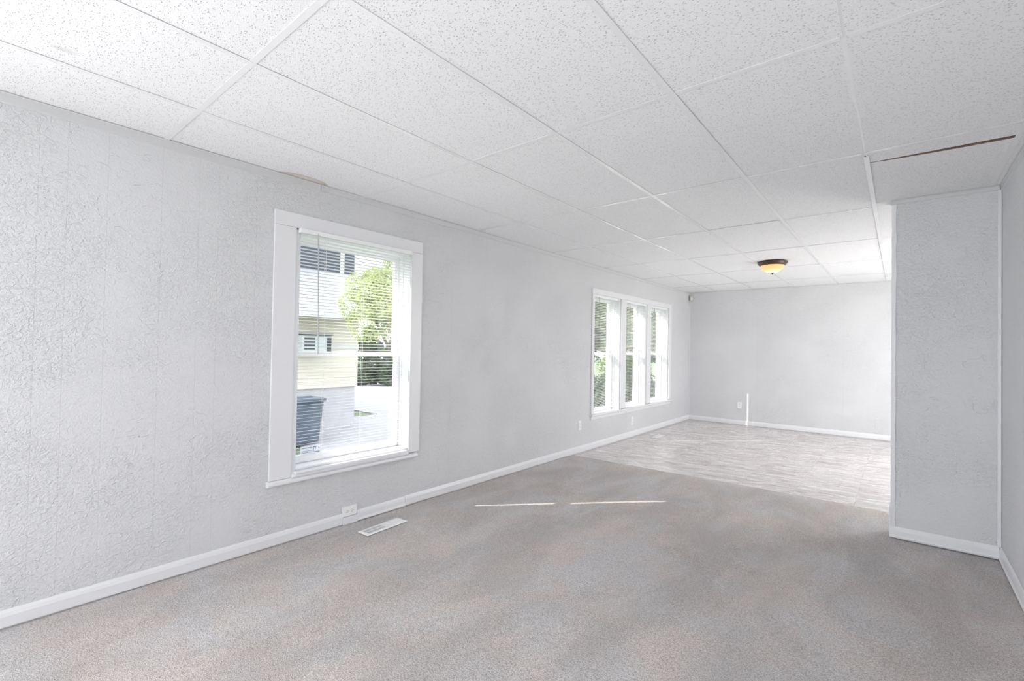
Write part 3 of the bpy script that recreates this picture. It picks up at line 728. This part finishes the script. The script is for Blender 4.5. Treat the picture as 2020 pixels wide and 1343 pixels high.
# ------------------------------------------------------------------ outside
GZ = -0.9
M.update(
    grass=mat_mottled('lawn', (0.13, 0.17, 0.10), (0.24, 0.29, 0.19), 4, 0.95, 0.01),
    pave=mat_mottled('driveway_concrete', (0.44, 0.43, 0.46), (0.52, 0.50, 0.54), 2, 0.9),
    roof=mat_mottled('grey_shingle', (0.42, 0.42, 0.44), (0.50, 0.50, 0.53), 8, 0.9),
    siding=mat_mottled('cream_siding', (0.88, 0.80, 0.70), (0.90, 0.83, 0.74), 2, 0.7, 0.001),
    siding2=mat_mottled('pale_blue_siding', (0.72, 0.74, 0.80), (0.76, 0.78, 0.84), 2, 0.7, 0.001),
    found=mat_mottled('foundation_block', (0.56, 0.54, 0.58), (0.64, 0.61, 0.65), 3, 0.9),
    dwin=mat_paint('dark_window_glass', (0.03, 0.045, 0.08), 0.15, False),
    bin=mat_mottled('blue_grey_plastic', (0.10, 0.13, 0.19), (0.14, 0.17, 0.23), 3, 0.6, 0.001),
    ac=mat_paint('ac_metal', (0.62, 0.66, 0.70), 0.5, False), acd=mat_paint('ac_dark', (0.06, 0.07, 0.09), 0.6, False),
    leaf_l=mat_leaf('yellow_green_leaf', (0.26, 0.32, 0.11), (0.46, 0.52, 0.22)),
    leaf_m=mat_leaf('mid_green_leaf', (0.15, 0.20, 0.09), (0.30, 0.36, 0.17)),
    leaf_d=mat_leaf('dark_green_leaf', (0.05, 0.085, 0.05), (0.13, 0.18, 0.10)),
    bark=mat_mottled('bark', (0.16, 0.12, 0.09), (0.26, 0.21, 0.17), 10, 0.9, 0.02),
)
b = bmesh.new(); bx(b, -60, 40, -40, 90, GZ - 0.2, GZ); struct(obj('ground', b, M['grass']))
b = bmesh.new(); bx(b, -9.6, -5.6, 4.9, 9.4, GZ, GZ + 0.03); bx(b, -21, -6.1, 9.4, 20, GZ, GZ + 0.03); bx(b, -21, -9.6, 8.75, 9.4, GZ, GZ + 0.03); struct(obj('driveway', b, M['pave']))
# neighbour's house
house = empty('house', (-9.5, 3.0, GZ)); tag(house, 'cream neighbouring house with grey roof seen through the near window', 'house')
def hpart(name, b, m, parent=house):
    shift(b, -Vector(house.location)); return obj(name, b, m, parent)
b = bmesh.new(); bx(b, -14, -8.0, -6, 6.98, 0.20, 1.98); hpart('wall', b, M['siding'])
b = bmesh.new(); bx(b, -14, -8.04, -6, 6.94, GZ, 0.20); hpart('foundation', b, M['found'])
sid = bmesh.new(); bx(sid, -8.0, -7.985, -6, 6.98, 0.0, 0.118); 
me = bpy.data.meshes.new('siding_board'); bmesh.ops.recalc_face_normals(sid, faces=sid.faces); sid.to_mesh(me); sid.free(); me.materials.append(M['siding'])
for k in range(14):
    o = bpy.data.objects.new('siding_board', me); COL.objects.link(o); o.parent = house; o.location = Vector((0.0, 0, 0.205 + k * 0.126)) - Vector(house.location); o.rotation_euler = (0, 0, 0)
b = bmesh.new(); v = [b.verts.new(p) for p in ((-7.55, -6.4, 1.96), (-7.55, 7.35, 1.96), (-11.2, 7.35, 3.62), (-11.2, -6.4, 3.62), (-7.55, -6.4, 2.04), (-7.55, 7.35, 2.04), (-11.2, 7.35, 3.72), (-11.2, -6.4, 3.72))]
for f in ((0, 1, 2, 3), (4, 7, 6, 5), (0, 4, 5, 1), (1, 5, 6, 2), (2, 6, 7, 3), (3, 7, 4, 0)): b.faces.new([v[i] for i in f])
hpart('roof', b, M['roof'])
b = bmesh.new(); bx(b, -7.55, -7.45, -6.4, 7.35, 1.93, 2.05); hpart('gutter', b, M['trim'])
b = bmesh.new(); bx(b, -15, -11.0, -6, 8.7, 0, 6.0); hpart('upper_wall', b, M['siding2'])
for (ya_, yb_) in ((2.0, 4.9), (5.2, 8.15), (8.32, 8.66)):
    b = bmesh.new(); bx(b, -11.0, -10.97, ya_, yb_, 3.60, 4.75); w_ = hpart('window', b, M['dwin'])
b = bmesh.new(); bx(b, -11.0, -10.7, -6.2, 8.9, 4.95, 5.2); hpart('soffit', b, M['trim'])
b = bmesh.new(); bx(b, -7.985, -7.95, -6, 6.98, 1.18, 1.30); hpart('belt_board', b, M['trim'])
# window air conditioner on its wall
ac = empty('air_conditioner', (-7.8, 5.6, 1.02)); tag(ac, 'grey window air conditioner on the cream house wall', 'air conditioner')
b = bmesh.new(); bx(b, -0.17, 0.22, -0.32, 0.40, 0.0, 0.48); obj('case', b, M['ac'], ac, 0.01)
b = bmesh.new(); bx(b, -0.17, 0.26, -0.34, 0.42, 0.485, 0.53); obj('lid', b, M['acd'], ac)
for k in range(5):
    b = bmesh.new(); bx(b, 0.221, 0.228, -0.28, -0.02, 0.06 + k * 0.08, 0.10 + k * 0.08); obj('vent_slot', b, M['acd'], ac)
b = bmesh.new(); bx(b, 0.221, 0.230, 0.28, 0.39, 0.04, 0.44); obj('side_grille', b, M['acd'], ac)
# bins at the foot of the house
b = bmesh.new(); bx(b, -0.30, 0.30, -0.36, 0.36, 0.08, 0.95)
for v in b.verts:
    if v.co.z < 0.5: v.co.x *= 0.8; v.co.y *= 0.8
for q, yv in enumerate((4.10, 4.95)):
    r_ = empty('wheeled_bin', (-6.9, yv, GZ)); tag(r_, ['blue-grey wheeled bin on the drive, left of two', 'blue-grey wheeled bin on the drive, right of two'][q], 'bin', 'bins by the neighbouring house')
    bb = b.copy(); obj('body', bb, M['bin'], r_, 0.02)
    bb = bmesh.new(); bx(bb, -0.34, 0.34, -0.39, 0.39, 0.95, 1.02); obj('lid', bb, M['bin'], r_, 0.015)
    for s in (-1, 1):
        bb = bmesh.new(); tube(bb, (-0.28, s * 0.30, 0.10), (-0.28, s * 0.36, 0.10), 0.10, 16); obj('wheel', bb, M['acd'], r_)
b.free()

def tree(name, label, loc, crown_c, rad, n, mat, leaf=0.07, cat='tree', seed=1, trunk_r=0.12, squash=(1, 1, 1)):
    rnd = random.Random(seed)
    root = empty(name, loc); tag(root, label, cat, 'plants outside')
    cc = Vector(crown_c)
    if trunk_r:
        b = bmesh.new(); tube(b, (0, 0, 0), (cc.x * 0.5, cc.y * 0.5, cc.z * 0.6), trunk_r, 8)
        for k in range(6):
            a = rnd.uniform(0, 2 * PI); e = cc + Vector((math.cos(a) * rad * 0.6, math.sin(a) * rad * 0.6, rnd.uniform(-0.2, 0.5) * rad))
            tube(b, (cc.x * 0.4, cc.y * 0.4, cc.z * 0.5), e, trunk_r * 0.3, 5)
        obj('trunk', b, M['bark'], root)
    verts = []; faces = []
    clumps = [(cc + Vector((rnd.gauss(0, 0.45) * rad * squash[0], rnd.gauss(0, 0.45) * rad * squash[1], rnd.gauss(0, 0.42) * rad * squash[2])), rnd.uniform(0.22, 0.4) * rad) for _ in range(34)]
    for k in range(n):
        c, r_ = rnd.choice(clumps); d = Vector((rnd.gauss(0, 1), rnd.gauss(0, 1), rnd.gauss(0, 1))).normalized() * r_ * rnd.uniform(0.6, 1) ** 0.5
        p = c + d; u = Vector((rnd.gauss(0, 1), rnd.gauss(0, 1), rnd.gauss(0, 0.6))).normalized(); v_ = u.orthogonal().normalized(); s = leaf * rnd.uniform(0.6, 1.3); i = len(verts)
        verts += [p - u * s, p + v_ * s * 0.45, p + u * s, p - v_ * s * 0.45]; faces.append((i, i + 1, i + 2, i + 3))
    me = bpy.data.meshes.new('foliage'); me.from_pydata(verts, [], faces); me.materials.append(M[mat])
    o = bpy.data.objects.new('foliage', me); COL.objects.link(o); o.parent = root; o['kind'] = 'stuff'
    return root
tree('tree', 'yellow-green leafy tree in front of the grey roof outside the near window', (-5.5, 6.5, GZ), (0.0, -0.1, 3.25), 1.10, 30000, 'leaf_l', 0.030, seed=3)
tree('shrub', 'big dark shrub beyond the right corner of the cream house', (-19.0, 15.9, GZ), (0, 0, 1.15), 1.7, 26000, 'leaf_d', 0.09, cat='shrub', seed=4, trunk_r=0, squash=(0.8, 1.2, 0.8))
tree('tree', 'green tree outside the nearest pane of the triple window', (-3.6, 11.4, GZ), (0, 0, 3.3), 1.3, 22000, 'leaf_m', 0.045, seed=5)
tree('tree', 'leafy tree outside behind the middle pane of the triple window', (-4.0, 15.6, GZ), (0, 0, 2.9), 1.9, 20000, 'leaf_m', 0.07, seed=6)
tree('tree', 'dark green tree far outside the farthest pane of the triple window', (-3.9, 22.0, GZ), (0, 0, 3.2), 2.4, 20000, 'leaf_d', 0.09, seed=8)
tree('tree', 'tall dark tree behind the drive, seen left in the triple window', (-10.6, 17.0, GZ), (0, 0, 4.2), 2.6, 18000, 'leaf_d', 0.10, seed=9)
tree('shrub', 'low dark hedge shrub under the nearest tree outside the triple window', (-3.0, 10.6, GZ), (0, 0, 0.75), 0.9, 5000, 'leaf_d', 0.06, cat='shrub', seed=10, trunk_r=0, squash=(1, 1.5, 0.8))
tree('shrub', 'dark rounded shrub farther along outside the middle pane', (-3.3, 14.2, GZ), (0, 0, 0.9), 1.1, 6000, 'leaf_d', 0.07, cat='shrub', seed=12, trunk_r=0, squash=(1, 1.6, 0.8))
tree('shrub', 'mid-green rounded shrub outside the farthest pane', (-2.8, 18.6, GZ), (0, 0, 0.9), 1.3, 6000, 'leaf_m', 0.09, cat='shrub', seed=13, trunk_r=0, squash=(1, 1.6, 0.8))

# parents that sit away from the world origin keep their children where they were modelled
for r_ in (win1, win2):
    for c in r_.children: c.location = Vector(c.location) - Vector(r_.location)
